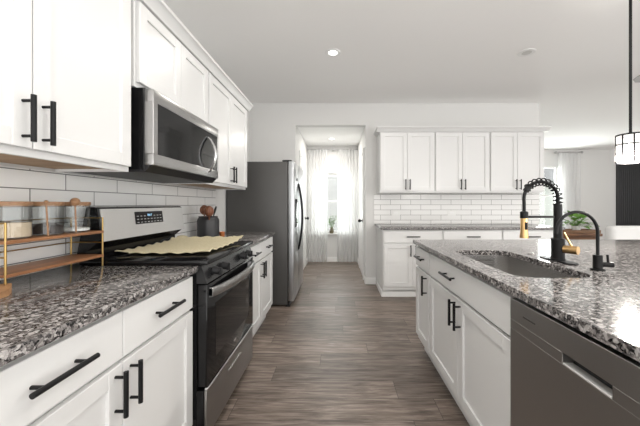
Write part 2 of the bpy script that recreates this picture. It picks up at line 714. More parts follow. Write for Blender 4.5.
def hall_door(name, x, y0, y1, face, knob_y):
    """panelled door lying in a hall wall; face = +1 when it looks to +x"""
    s = face
    d = MB()
    H = 2.03
    d.box(x, y0, .01, x + s * .012, y1, H, .002)
    for a, b_ in ((y0 + .11, (y0 + y1) / 2 - .04), ((y0 + y1) / 2 + .04, y1 - .11)):
        for z0, z1 in ((.25, .95), (1.12, 1.88)):
            d.box(x + s * .012, a, z0, x + s * .016, b_, z1, .0015)
    o = tag(d.build(name, 'trim_white'), kind='structure')
    c = MB()
    c.box(x, y0 - .075, 0, x + s * .02, y0 - .005, H + .075, .003).box(x, y1 + .005, 0, x + s * .02, y1 + .075, H + .075, .003)
    c.box(x, y0 - .005, H + .005, x + s * .02, y1 + .005, H + .075, .003)
    sub(o, 'door_casing', c, 'trim_white')
    k = MB().cyl((x + s * .012, knob_y, .94), (x + s * .02, knob_y, .94), .028, 16).cyl((x + s * .02, knob_y, .94), (x + s * .05, knob_y, .94), .01, 12)
    k.ball((x + s * .065, knob_y, .94), .026)
    sub(o, 'door_knob', k, 'black_metal')
    return o


hall_door('door_1', OPL, 4.80, 5.54, 1, 5.47)
hall_door('door_2', OPR, 4.62, 5.40, -1, 4.69)

# outside the windows
struct('ground_outside', MB().box(-12, 8.2, -.3, 16, 20, -.2), 'lawn')
hs = thing('neighbor_house', 'pale neighbouring house with lap siding seen through the hall window', 'house', (0, 9.2, -.2))
m = MB()
for k in range(26):
    m.poly_prism([(0, k * .15), (.012, k * .15), (.0, k * .15 + .15), (.3, k * .15 + .15), (.3, k * .15)], 0, -5, 2.4)
sub(hs, 'siding_wall', m, 'siding', smooth=False)
sub(hs, 'roof', MB().poly_prism([(-.5, 3.75), (3, 5.4), (3, 5.55), (-.5, 3.9)], 0, -5.3, 2.7), 'roof_grey', smooth=False)
hs = thing('neighbor_house', 'pale house across the lawn seen through the dining window', 'house', (0, 13.5, -.2))
m = MB()
for k in range(16):
    m.poly_prism([(0, k * .15), (.012, k * .15), (.0, k * .15 + .15), (.3, k * .15 + .15), (.3, k * .15)], 0, 5.5, 13)
sub(hs, 'siding_wall', m, 'siding', smooth=False)
sub(hs, 'roof', MB().poly_prism([(-.4, 2.35), (3, 3.9), (3, 4.05), (-.4, 2.5)], 0, 5.2, 13.3), 'roof_grey', smooth=False)


# ------------------------------------------------------------------ ceiling fixtures
def downlight(loc, label, lens, power):
    t = thing('recessed_downlight', label, 'ceiling light', loc, 0, 'recessed ceiling lights')
    sub(t, 'trim_ring', MB().lathe([(.046, 0), (.046, -.004), (.074, -.006), (.079, -.003), (.079, 0)]), 'trim_white')
    sub(t, 'lens', MB().lathe([(0, -.001), (.045, -.001), (.045, -.003), (0, -.003)]), lens)
    if power:
        l = bpy.data.lights.new('downlight_lamp', 'AREA')
        l.shape = 'DISK'
        l.size = .085
        l.energy = power
        l.color = (1, .96, .90)
        o = bpy.data.objects.new('downlight_lamp', l)
        o.location = (0, 0, -.012)
        COL.objects.link(o)
        o.parent = t
    return t


downlight((-.05, 2.87, CEIL), 'lit round recessed light in the ceiling above the aisle', 'lamp_lens', DOWNLIGHT_W)
downlight((1.90, 2.87, CEIL), 'dim round recessed light in the ceiling above the island', 'dim_lens', 0)
downlight((-.05, .75, CEIL), 'added unseen ceiling fill light near the stove wall', 'lamp_lens', DOWNLIGHT_W)  # out of view; this and the next two are added as fill
downlight((1.10, 1.45, CEIL), 'added unseen ceiling fill light above the sink', 'lamp_lens', DOWNLIGHT_W)
downlight((1.10, .10, CEIL), 'added unseen ceiling fill light behind the sink light', 'lamp_lens', DOWNLIGHT_W)
downlight((-.12, 5.35, 2.44), 'small round light in the hallway ceiling before the curtains', 'lamp_lens', 21)


# ------------------------------------------------------------------ cabinets
def handle_v(x, z0, z1, y=0):
    m = MB()
    m.cyl((x, y - .034, z0), (x, y - .034, z1), .0072, 12)
    for z in (z0 + .018, z1 - .018):
        m.cyl((x, y, z), (x, y - .034, z), .0048, 10)
    return m


def handle_h(x0, x1, z, y=0):
    m = MB()
    m.cyl((x0, y - .034, z), (x1, y - .034, z), .0072, 12)
    for x in (x0 + .03, x1 - .03):
        m.cyl((x, y, z), (x, y - .034, z), .0048, 10)
    return m


def shaker(x0, x1, z0, z1, t=.02, r=.057):
    m = MB()
    b = .0018
    m.box(x0, 0, z0, x0 + r, t, z1, b).box(x1 - r, 0, z0, x1, t, z1, b)
    m.box(x0 + r - .001, .0004, z0, x1 - r + .001, t, z0 + r, b).box(x0 + r - .001, .0004, z1 - r, x1 - r + .001, t, z1, b)
    m.box(x0 + r - .002, .010, z0 + r - .002, x1 - r + .002, t - .002, z1 - r + .002)
    return m


CW = 'cabinet_white'
TOP = .884
DZ0, DZ1 = .150, .700          # base doors
RZ0, RZ1 = .716, .866          # drawers


def base_cabinet(name, label, loc, rz, w, doors, drawers, depth=.62, hollow=False, group=None, end_left=False, end_right=False):
    """doors: list of (x0, x1, handle_x) ; drawers: list of (x0, x1)"""
    t = thing(name, label, 'cabinet', loc, rz, group)
    c = MB()
    a = .0215
    if hollow:
        c.box(0, a, .105, .018, depth, TOP).box(w - .018, a, .105, w, depth, TOP).box(.018, a, .105, w - .018, depth, .123)
        c.box(.018, depth - .012, .123, w - .018, depth, TOP)
        c.box(.018, a, .123, .05, a + .018, TOP).box(w - .05, a, .123, w - .018, a + .018, TOP)
        c.box(.05, a, .70, w - .05, a + .018, .715).box(.05, a, .855, w - .05, a + .018, TOP).box(.05, a, .123, w - .05, a + .018, .16)
    else:
        c.box(0, a, .105, w, depth, TOP, .001)
    sub(t, 'carcass', c, CW)
    sub(t, 'toe_kick', MB().box(0, .075, 0, w, depth, .1045), CW)
    for x0, x1, hx in doors:
        d = sub(t, 'door', shaker(x0, x1, DZ0, DZ1), CW)
        if hx is not None:
            sub(d, 'handle', handle_v(hx, .545, .700 - .012), 'black_metal', 'black bar handle')
    for x0, x1 in drawers:
        d = sub(t, 'drawer', MB().box(x0, 0, RZ0, x1, .02, RZ1, .002), CW)
        xc = (x0 + x1) / 2
        sub(d, 'handle', handle_h(xc - .085, xc + .085, (RZ0 + RZ1) / 2 + .005), 'black_metal', 'black bar handle')
    return t


def upper_cabinet(name, label, loc, rz, w, doors, z0, z1, depth=.33, group=None, handle=True, wood_bottom=False):
    t = thing(name, label, 'cabinet', loc, rz, group)
    a = .0215
    c = MB().box(0, a, z0, w, depth, z1 + .075, .001) if not wood_bottom else \
        MB().box(0, a, z0 + .03, w, depth, z1 + .075, .001).box(0, a, z0, w, a + .02, z0 + .03).box(0, a + .02, z0, .016, depth, z0 + .03).box(w - .016, a + .02, z0, w, depth, z0 + .03)
    sub(t, 'carcass', c, CW)
    if wood_bottom:
        sub(t, 'bottom_panel', MB().box(.017, a + .021, z0 + .012, w - .017, depth, z0 + .0295), 'plywood', 'unpainted wooden underside')
    for x0, x1, hx in doors:
        d = sub(t, 'door', shaker(x0, x1, z0 + .024, z1), CW)
        if hx is not None:
            sub(d, 'handle', handle_v(hx, z0 + .04, z0 + .185), 'black_metal', 'black bar handle')
    return t


# left run: door fronts at x = -0.70 (bases) and x = -0.975 (uppers); local x runs along +Y
Y0, Y1, Y2, Y3 = .472, 1.386, 2.148, 3.062
BL = -.700
UL = -.972
W2 = .914
two = lambda w, o: [(.012, w / 2 - .002, w / 2 - o), (w / 2 + .002, w - .012, w / 2 + o)]
g = 'base cabinets on the stove wall'
base_cabinet('base_cabinet', 'white two-door base cabinet left of the stove, in the near corner', (BL, Y0, 0), PI / 2, W2, two(W2, .033),
             [(.012, W2 / 2 - .002), (W2 / 2 + .002, W2 - .012)], group=g)
base_cabinet('base_cabinet', 'white two-door base cabinet between the stove and the refrigerator', (BL, Y2 + .003, 0), PI / 2, W2, two(W2, .033),
             [(.012, W2 / 2 - .002), (W2 / 2 + .002, W2 - .012)], group=g)
g = 'upper cabinets on the stove wall'
upper_cabinet('wall_cabinet', 'large white wall cabinet above the jar shelf, left of the microwave', (UL, .466, 0), PI / 2, .886, two(.886, .030), 1.367, 2.212,
              .355, g, wood_bottom=True)
upper_cabinet('wall_cabinet', 'short white wall cabinet directly above the microwave', (UL, Y1 + .001, 0), PI / 2, .760,
              [(.012, .378, None), (.382, .748, None)], 1.790, 2.212, .355, g)
upper_cabinet('wall_cabinet', 'white wall cabinet right of the microwave, towards the refrigerator', (UL, Y2 + .001, 0), PI / 2, W2, two(W2, .030), 1.367, 2.212,
              .355, g, wood_bottom=True)
# crown over the left uppers (profile in x,z swept along y)
prof = [(UL - .022, 2.222), (UL + .004, 2.222), (UL + .010, 2.236), (UL + .022, 2.248), (UL + .036, 2.268), (UL + .046, 2.272), (UL + .046, 2.288), (UL - .35, 2.288), (UL - .35, 2.2875), (UL - .022, 2.2875)]
m = MB().poly_prism([(UL + .001 - .022, 2.222), (UL + .006, 2.222), (UL + .012, 2.236), (UL + .024, 2.248), (UL + .038, 2.268), (UL + .048, 2.272), (UL + .048, 2.290), (UL - .0205, 2.290)], 1, Y0, Y3 + .045)
m.poly_prism([(Y3 + .0005, 2.222), (Y3 + .012, 2.236), (Y3 + .024, 2.248), (Y3 + .038, 2.268), (Y3 + .045, 2.272), (Y3 + .045, 2.290), (Y3 + .0005, 2.290)], 0, WX + .002, UL - .0215)
tag(m.build('trim_1', CW), kind='structure')

# back run
BX = .580
BY = 3.665
w = .766
g = 'base cabinets on the back wall'
lab = ['white base cabinet on the tiled back wall, at its doorway end', 'white base cabinet in the middle of the back wall, mostly behind the island', 'white base cabinet on the back wall, farthest from the doorway']
for k in range(3):
    base_cabinet('base_cabinet', lab[k], (BX + k * (w + .001), BY, 0), 0, w, two(w, .033), [(.012, w - .012)], WY - BY - .002, group=g)
m = MB().box(BX, BY + .076 - .012, 0, BX + 2.3, BY + .0745, .075, .003).box(BX - .012, BY + .064, 0, BX - .001, WY - .016, .075, .003)
struct('trim_toe', m, 'trim_white')
g = 'upper cabinets on the back wall'
lab = ['white double wall cabinet over the backsplash, beside the doorway', 'white double wall cabinet over the backsplash, middle of the three', 'white double wall cabinet over the backsplash, farthest from the doorway']
UY = 3.97
for k in range(3):
    upper_cabinet('wall_cabinet', lab[k], (.585 + k * (w + .001), UY, 0), 0, w, two(w, .030), 1.373, 2.212, WY - UY - .002, g)
xa, xb = .585, .585 + 3 * w + .002
m = MB().poly_prism([(UY + .0205, 2.222), (UY - .006, 2.222), (UY - .012, 2.236), (UY - .024, 2.248), (UY - .038, 2.268), (UY - .048, 2.272), (UY - .048, 2.290), (UY + .0205, 2.290)], 0, xa - .045, xb + .045)
for x, s in ((xa - .0005, -1), (xb + .0005, 1)):
    m.poly_prism([(x, 2.222), (x + s * .006, 2.222), (x + s * .012, 2.236), (x + s * .024, 2.248), (x + s * .038, 2.268), (x + s * .045, 2.272), (x + s * .045, 2.290), (x, 2.290)], 1, UY + .021, WY - .002)
tag(m.build('trim_2', CW), kind='structure')

# worktops
def slab(name, label, x0, y0, x1, y1):
    return tag(MB().box(x0, y0, .885, x1, y1, .915, .004, 2).build(name, 'granite'), label, 'countertop')


slab('granite_countertop', 'dark speckled granite countertop left of the stove, under the jar shelf', WX + .001, Y0, -.680, Y1 + .002)
slab('granite_countertop', 'short speckled granite countertop between stove and refrigerator', WX + .001, Y2 + .002, -.680, Y3 + .02)
slab('granite_countertop', 'long speckled granite countertop along the tiled back wall', .555, BY - .025, 2.905, WY - .001)


# outlets on the back tiles
def outlet(x, z, label):
    t = thing('wall_outlet', label, 'outlet', (x, WY - .008, z), 0, 'outlets on the backsplash')
    sub(t, 'cover_plate', MB().box(-.06, -.006, -.037, .06, -.0005, .037, .002), 'white_ceramic')
    sub(t, 'socket', MB().box(-.034, -.009, -.017, .034, -.006, .017, .002), 'trim_white')
    return t


outlet(.875, 1.08, 'white outlet plate on the back tiles, nearest the doorway')
outlet(1.72, 1.08, 'white outlet plate on the back tiles, second from the doorway')

# ------------------------------------------------------------------ island
IX = .648
IE = 2.385
g = 'island cabinets facing the aisle'
wn = .355
base_cabinet('island_cabinet', 'narrow white cabinet at the far end of the island', (IX, IE, 0), -PI / 2, wn, [(.012, wn - .008, wn - .055)], [(.012, wn - .008)], group=g)
ws = .974
ys = IE - wn - .001
t = base_cabinet('island_cabinet', 'wide white two-door cabinet below the island sink', (IX, ys, 0), -PI / 2, ws, two(ws, .033), [], hollow=True, group=g)
d = sub(t, 'drawer_front', MB().box(.012, 0, RZ0, ws - .012, .02, RZ1, .002), CW)
sub(d, 'handle', handle_h(.30, .47, .80), 'black_metal', 'black bar handle')
# island back body and end
t = thing('kitchen_island', 'plain white panelled back half of the kitchen island', 'island', (0, 0, 0))
sub(t, 'body', MB().box(IX + .64, -.3, .0, 2.42, IE - .01, .884, .002), CW)
sub(t, 'toe_panel', MB().box(IX + .07, .35, 0, IX + .62, .42, .884), CW)


# countertop with a sink cut-out
def rrect(x0, y0, x1, y1, r, n=8):
    pts = []
    for cx, cy, a in ((x1 - r, y1 - r, 0), (x0 + r, y1 - r, 90), (x0 + r, y0 + r, 180), (x1 - r, y0 + r, 270)):
        for k in range(n + 1):
            an = math.radians(a + 90 * k / n)
            pts.append((cx + r * math.cos(an), cy + r * math.sin(an)))
    return pts


SX0, SX1, SY0, SY1, SR = .735, 1.075, 1.16, 1.845, .085
bm = bmesh.new()
outer = rrect(.628, -.32, 2.80, 2.405, .012, 3)
inner = rrect(SX0, SY0, SX1, SY1, SR, 10)


def loop(pts, z):
    vs = [bm.verts.new((*p, z)) for p in pts]
    return vs, [bm.edges.new((vs[i], vs[(i + 1) % len(vs)])) for i in range(len(vs))]


tops = {}
for z in (.915, .885):
    vo, eo = loop(outer, z)
    vi, ei = loop(inner, z)
    bmesh.ops.triangle_fill(bm, use_beauty=True, edges=eo + ei)
    tops[z] = (vo, vi)
for q in (0, 1):
    A, B = tops[.915][q], tops[.885][q]
    n = len(A)
    for i in range(n):
        bm.faces.new((A[i], A[(i + 1) % n], B[(i + 1) % n], B[i]))
mb = MB()
mb.bm.free()
mb.bm = bm
o = mb.build('island_countertop', 'granite')
bv = o.modifiers.new('edge', 'BEVEL')
bv.width = .004
bv.segments = 2
bv.limit_method = 'ANGLE'
bv.angle_limit = math.radians(50)
tag(o, 'large pale speckled granite island countertop with the sink cut into it', 'countertop')

# sink
t = thing('sink', 'undermount stainless steel sink set in the granite island', 'sink', ((SX0 + SX1) / 2, (SY0 + SY1) / 2, .66))
cx, cy = (SX0 + SX1) / 2, (SY0 + SY1) / 2
bm = bmesh.new()


def ringz(e, z, r):
    return [bm.verts.new((p[0] - cx, p[1] - cy, z)) for p in rrect(SX0 - e, SY0 - e, SX1 + e, SY1 + e, r, 8)]


rings = [ringz(.03, .2235, .11), ringz(.004, .2235, .09), ringz(.002, .20, .085), ringz(-.004, .05, .08), ringz(-.014, .018, .07), ringz(-.035, .006, .055), ringz(-.10, .003, .03)]
for A, B in zip(rings, rings[1:]):
    n = len(A)
    for i in range(n):
        bm.faces.new((A[i], A[(i + 1) % n], B[(i + 1) % n], B[i]))
bm.faces.new(rings[-1])
mb = MB()
mb.bm.free()
mb.bm = bm
sub(t, 'basin', mb, 'sink_steel')
sub(t, 'drain', MB().lathe([(0, .006), (.03, .006), (.045, .009), (.055, .005), (.055, .002)]), 'chrome')

# dishwasher
DW0 = .442
dwW = .606
t = thing('dishwasher', 'dark stainless dishwasher built into the island beside the sink cabinet', 'dishwasher', (IX + .002, DW0 + dwW, 0), -PI / 2)
sub(t, 'tub', MB().box(.008, .05, .10, dwW - .008, .60, .868), 'black_plastic')
hx0, hx1, hz0, hz1 = dwW / 2 - .058, dwW / 2 + .088, .764, .797
f = MB()
b = .0006
f.box(.003, -.018, .797, dwW - .003, .048, .872, b)
f.box(.003, -.018, .115, dwW - .003, .048, .7635, b)
f.box(.003, -.018, .7637, hx0, .048, .7967, .001).box(hx1, -.018, .7637, dwW - .003, .048, .7967, .001)
f.box(hx0, .020, .7637, hx1, .048, .7967)
d = sub(t, 'door', f, 'stainless_dark')
hh = MB().box(hx0 + .001, -.0185, .7640, hx1 - .001, .010, .7695, .0015)
sub(d, 'handle', hh, 'lip_metal', 'bright lip of the pocket handle')
sub(d, 'pocket', MB().box(hx0 + .002, .012, .7645, hx1 - .002, .0195, .796), 'slot_dark', 'dark recess of the pocket handle')
sub(d, 'brand_mark', MB().box(.075, -.0190, .827, .135, -.0181, .832), 'fridge_grey', 'small faint maker lettering')
sub(t, 'toe_kick', MB().box(.008, .06, 0, dwW - .008, .40, .095), 'black_plastic')

# air gap cap
t = thing('sink_hole_cap', 'small round steel cap on the granite left of the main tap', 'cap', (1.16, 1.715, .915))
sub(t, 'cap', MB().lathe([(0, .006), (.015, .006), (.02, .0035), (.021, 0), (0, 0)]), 'sink_steel')

# main tap
FX, FY, FZ = 1.165, 1.51, .915
t = thing('pull_down_faucet', 'tall black spring-neck kitchen faucet with gold spray head and lever', 'faucet', (FX, FY, FZ))
pl = MB()
pl.poly_prism(rrect(-.03, -.115, .03, .115, .029, 8), 2, .0005, .006)
sub(t, 'deck_plate', pl, 'black_metal')
sub(t, 'body', MB().lathe([(0, .006), (.033, .006), (.033, .012), (.031, .014), (.031, .115), (.027, .12), (.020, .121), (.0195, .300), (0, .301)]), 'black_metal')
# arc: column top -> over -> spray head at dx = -0.18
R = .09
path = [(0, 0, z) for z in (.295, .315, .328)]
for k in range(1, 20):
    a = PI * k / 20 * 1.0
    path.append((-R + R * math.cos(a), 0, .328 + R * math.sin(a)))
path += [(-2 * R, 0, .325), (-2 * R + .001, 0, .30), (-2 * R + .001, 0, .25)]
sub(t, 'hose', MB().tube(path, .0085, 12), 'black_metal')
# spring coil around the arc
sp = []
fine = []
for i in range(len(path) - 1):
    a, b_ = Vector(path[i]), Vector(path[i + 1])
    if i >= 18: break
    for k in range(20):
        fine.append((a.lerp(b_, k / 20), (b_ - a).normalized()))
acc = 0
for i, (p, dvec) in enumerate(fine):
    if i: acc += (p - fine[i - 1][0]).length
    u = Vector((0, 1, 0))
    v = dvec.cross(u)
    ang = 2 * PI * acc / .021
    sp.append(p + (u * math.cos(ang) + v * math.sin(ang)) * .0185)
sub(t, 'spring', MB().tube(sp, .0034, 6), 'black_metal')
sub(t, 'spring_collar', MB().cyl(path[17], path[19], .0155, 14), 'black_metal')
hd = sub(t, 'spray_head', MB().lathe([(0, .235), (.014, .235), (.017, .230), (.0175, .155), (.019, .145), (.021, .128), (.021, .120), (0, .120)], (-2 * R + .001, 0, 0)), 'brushed_gold', 'gold spray head')
sub(hd, 'spray_collar', MB().lathe([(0, .262), (.012, .262), (.019, .258), (.019, .225), (0, .225)], (-2 * R + .001, 0, 0)), 'black_metal', 'black collar')
sub(hd, 'spray_button', MB().box(-2 * R - .006, -.0205, .165, -2 * R + .008, -.014, .205, .002), 'black_metal', 'black button')
sub(t, 'support_arm', MB().cyl((-.015, 0, .232), (-2 * R + .018, 0, .232), .006, 10), 'black_metal')
hv = Vector((.50, -.866, 0))
lv = sub(t, 'lever_hub', MB().cyl(hv * .028 + Vector((0, 0, .065)), hv * .088 + Vector((0, 0, .065)), .021, 20), 'brushed_gold', 'gold lever hub')
sub(lv, 'lever', MB().cyl(hv * .062 + Vector((0, 0, .08)), hv * .04 + Vector((-.015, 0, .152)), .005, 10), 'brushed_gold')

# filtered water tap
t = thing('filter_faucet', 'slim black gooseneck water tap standing right of the main faucet', 'faucet', (1.18, 1.295, .915))
sub(t, 'base', MB().lathe([(0, 0), (.027, 0), (.027, .006), (.018, .008), (.018, .066), (.0155, .069), (0, .069)]), 'black_metal')
path = [(0, 0, .06), (0, 0, .10), (0, 0, .17)]
for k in range(1, 15):
    a = PI * .93 * k / 14
    path.append((-.094 + .094 * math.cos(a), 0, .17 + .094 * math.sin(a)))
path.append((-.189, 0, .165))
sub(t, 'spout', MB().tube(path, .0068, 12), 'black_metal')
lv = sub(t, 'valve', MB().cyl((.014, -.006, .027), (.052, -.02, .027), .0115, 14), 'black_metal')
sub(lv, 'lever', MB().cyl((.035, -.013, .036), (.033, -.012, .072), .0048, 10), 'black_metal')

# ------------------------------------------------------------------ stove
RW = Y2 - Y1 - .004
t = thing('kitchen_range', 'stainless and black freestanding electric range between the base cabinets', 'stove', (-.640, Y1 + .003, 0), PI / 2)
RD = .685
sub(t, 'body', MB().box(0, .05, .06, RW, RD, .914, .002).box(0, .015, .06, RW, .0498, .3005, .002), 'black_enamel')
for x in (.04, RW - .07):
    for y in (.10, RD - .1):
        sub(t, 'foot', MB().cyl((x + .015, y, 0), (x + .015, y, .06), .015), 'black_plastic')
sub(t, 'cooktop', MB().box(-.001, -.005, .915, RW + .001, RD - .06, .939, .007, 2), 'black_gloss')
# slanted front control panel
cp = sub(t, 'control_panel', MB().poly_prism([(0.0, .825), (.05, .825), (.05, .9135), (.028, .9135)], 0, .002, RW - .002), 'panel_black')
for x in (.10, .215, .515, .63):
    k = MB().cyl((x, .012, .872), (x, -.022, .864), .021, 20, .0185)
    k.box(x - .006, -.034, .844, x + .006, -.012, .884, .002)
    sub(cp, 'knob', k, 'black_plastic', 'black burner knob')
# oven door
od = sub(t, 'oven_door', MB().box(.004, 0, .318, RW - .004, .048, .818, .004, 2), 'black_gloss')
hm = MB()
n = 20
va = []
for i in range(n + 1):
    u = i / n
    x = .03 + (RW - .06) * u
    y = -.012 - .045 * math.sin(PI * u) ** .6
    va.append((x, y))
for (xa_, ya_), (xb_, yb_) in zip(va, va[1:]):
    pass
vs = []
for (x, y) in va:
    vs.append([hm.bm.verts.new(p) for p in ((x, y, .752), (x, y - .004, .760), (x, y - .004, .790), (x, y, .798), (x, y + .012, .798), (x, y + .012, .752))])
for A, B in zip(vs, vs[1:]):
    for k in range(6):
        hm.bm.faces.new((A[k], A[(k + 1) % 6], B[(k + 1) % 6], B[k]))
hm.bm.faces.new(vs[0])
hm.bm.faces.new(vs[-1][::-1])
hm.box(.030, -.014, .756, .05, .001, .794).box(RW - .05, -.014, .756, RW - .03, .001, .794)
sub(od, 'handle', hm, 'stainless', 'bowed stainless handle')
sub(od, 'emblem', MB().poly_prism([(RW / 2 + .022 * math.cos(a * PI / 12), .375 + .009 * math.sin(a * PI / 12)) for a in range(24)], 1, -.0015, -.0002), 'chrome', 'small silver oval emblem')
sub(od, 'window', MB().box(.10, -.0012, .42, RW - .10, -.0002, .70), 'black_gloss')
dr = sub(t, 'storage_drawer', MB().box(.004, .002, .065, RW - .004, .0145, .300, .003, 2), 'stainless_dark')
sub(dr, 'top_trim', MB().box(.004, -.004, .301, RW - .004, .014, .314, .003), 'chrome')
sub(dr, 'grip_highlight', MB().box(RW / 2 - .10, -.0035, .238, RW / 2 + .10, .0018, .246, .001), 'chrome')  # raised chrome strip stands in for the highlight of the recessed grip
# backguard
bgp = [(RD - .062, .924), (RD - .062, .99), (RD - .150 + .03, 1.045), (RD - .150 + .002, 1.19), (RD - .12, 1.198), (RD - .055, 1.198), (RD - .015, 1.18), (RD - .001, .924)]
bgd = sub(t, 'backguard', MB().poly_prism([(RD - .100, .924), (RD - .100, .985), (RD - .168, 1.040), (RD - .148, 1.192), (RD - .135, 1.200), (RD - .095, 1.200), (RD - .04, .93)], 0, .004, RW - .004), 'black_enamel')
pn = MB().poly_prism([(RD - .1745, 1.030), (RD - .1545, 1.190), (RD - .1495, 1.190), (RD - .1695, 1.030)], 0, .012, RW - .012)
ptl = sub(bgd, 'face_panel', pn, 'stainless_bright', 'stainless face of the backguard')


def onpanel(mb_, x0, x1, z0, z1, off):
    def yy(z): return RD - .1745 + (z - 1.030) / .160 * .02 - off
    mb_.poly_prism([(yy(z0), z0), (yy(z1), z1), (yy(z1) + off, z1), (yy(z0) + off, z0)], 0, x0, x1)
    return mb_


sub(bgd, 'display', onpanel(MB(), .245, .500, 1.098, 1.170, .002), 'black_gloss', 'black clock display')
dg = MB()
for k, (dx, s) in enumerate(((.352, (1, 1, 1)), (.366, (1, 0, 1)), (.384, (1, 1, 0)))):
    if s[0]: onpanel(dg, dx, dx + .002, 1.142, 1.155, .0028)
    if s[1]: onpanel(dg, dx, dx + .009, 1.153, 1.155, .0028)
    if s[2]: onpanel(dg, dx + .007, dx + .009, 1.142, 1.155, .0028)
sub(bgd, 'clock_digits', dg, 'display_digits', 'pale blue lit digits')
bt = MB()
for i in range(8):
    for j in range(3):
        if 3 <= i <= 4 and j == 2: continue
        onpanel(bt, .258 + i * .030, .274 + i * .030, 1.106 + j * .018, 1.110 + j * .018, .0026)
sub(bgd, 'key_legend', bt, 'fan_grey', 'faint grey key marks')

# cloth over the burners (world axes: x across, y along the wall)
t = thing('stove_cover_cloth', 'beige quilted cloth with wavy edges covering the stove burners', 'cloth', (-.950, 1.825, .940))
hw, hl = .245, .300


def clothf(u, v, dz):
    x = -hw + 2 * hw * u
    y = -hl + 2 * hl * v
    ed = min(1, max(abs(2 * u - 1), abs(2 * v - 1)) ** 10)
    wv = .5 + .5 * math.sin(u * 34 + math.sin(v * 30))
    wv2 = .5 + .5 * math.sin(v * 44 + 1)
    sc = 1 + .012 * math.sin(v * 44) * abs(2 * u - 1) ** 4
    z = .003 + ed * (.007 * wv * (abs(2 * v - 1) > .7) + .009 * wv2 * (abs(2 * u - 1) > .7)) + .0015 * math.sin(u * 9) * math.sin(v * 11)
    return (x * sc, y, max(z, .002) + dz + .016 * max(0, v - .75) / .25)


m = MB()
m.grid(lambda u, v: clothf(u, v, .005), 56, 76)
o = sub(t, 'cloth', m, 'stove_cloth')
so = o.modifiers.new('thick', 'SOLIDIFY')
so.thickness = .005
so.offset = -1

# ------------------------------------------------------------------ microwave
MW = .756
t = thing('microwave', 'stainless over-the-range microwave mounted below the short wall cabinet', 'microwave', (-.900, Y1 + .004, 1.372), PI / 2)
sub(t, 'case', MB().box(0, .046, .012, MW, .425, .412, .002), 'black_enamel')
sub(t, 'vent_base', MB().poly_prism([(.012, .033), (.045, .0), (.42, .0), (.42, .0118), (.046, .0118), (.046, .033)], 0, .002, MW - .002), 'black_plastic')
f = MB()
wz0, wz1 = .090, .345
wx0, wx1 = .035, .742
# stainless frame around the glass
f.box(0, 0, .034, MW, .045, wz0, .004, 2).box(0, 0, wz1, MW, .045, .405, .004, 2)
f.box(0, .0002, wz0 - .001, wx0, .045, wz1 + .001, .002).box(wx1, .0002, wz0 - .001, MW, .045, wz1 + .001, .002)
d = sub(t, 'door', f, 'stainless')
sub(d, 'window', MB().box(wx0, .003, wz0, wx1, .04, wz1, .001), 'black_gloss', 'black glass window')
#sub(d, 'mesh_screen', MB().box(wx0 + .03, .0018, wz0 + .03, wx0 + .46, .0029, wz1 - .035), 'black_enamel')
pth = []
for k in range(17):
    u = k / 16
    pth.append((.585, -.052 * math.sin(PI * u) ** .8 + .001, .062 + .245 * u))
m = MB()
rs = []
for p in pth:
    rs.append([m.bm.verts.new((p[0] + dx, p[1] + dy, p[2])) for dx, dy in ((-.011, -.003), (-.007, -.008), (.007, -.008), (.011, -.003), (.011, .004), (-.011, .004))])
for A, B in zip(rs, rs[1:]):
    for k in range(6):
        m.bm.faces.new((A[k], A[(k + 1) % 6], B[(k + 1) % 6], B[k]))
m.bm.faces.new(rs[0]); m.bm.faces.new(rs[-1][::-1])
sub(d, 'handle', m, 'chrome', 'bowed steel handle')
sub(d, 'brand_mark', MB().box(MW / 2 - .03, -.0012, .372, MW / 2 + .03, -.0001, .379), 'stainless_dark', 'small maker lettering')

# ------------------------------------------------------------------ refrigerator
FW = .90
t = thing('refrigerator', 'tall side-by-side refrigerator with dark grey side and stainless doors', 'refrigerator', (-.520, 3.36, 0), PI / 2)
sub(t, 'cabinet', MB().box(0, .075, .025, FW, .80, 1.715, .006, 2), 'fridge_grey', 'dark grey case')
sub(t, 'base_grille', MB().box(.01, .05, .0, FW - .01, .10, .055), 'black_plastic')
sub(t, 'hinge_cover', MB().box(.015, .03, 1.7155, .10, .14, 1.737, .004), 'black_plastic')
for x0, x1, hx, nm in ((.004, .385, .352, 1), (.390, FW - .004, .425, 2)):
    m = MB().box(x0, .0, .065, x1, .070, 1.722, .010, 3)
    d = sub(t, 'door', m, 'stainless_fridge')
    pth = []
    for k in range(21):
        u = k / 20
        pth.append((hx, -.052 * math.sin(PI * u) ** .8 + .002, .62 + .86 * u))
    sub(d, 'handle', MB().tube(pth, .011, 10), 'black_metal', 'dark bowed handle')
    if nm == 1:
        sub(d, 'dispenser', MB().box(.10, -.004, .93, .30, .002, 1.28, .002), 'black_gloss', 'black ice and water dispenser')
pp = tag(MB().box(-.5215, 3.40, 1.50, -.5205, 3.50, 1.70).build('paper_note', 'paper_pink'), 'pinkish paper note stuck high on the refrigerator door', 'paper')
sub(pp, 'print', MB().box(-.5204, 3.415, 1.55, -.5200, 3.485, 1.64), 'paper_blue', 'bluish printed block')
tag(MB().cyl((-.5208, 3.60, 1.52), (-.512, 3.60, 1.52), .022, 18).build('fridge_magnet', 'black_plastic'), 'round black magnet on the refrigerator door beside the paper note', 'magnet')

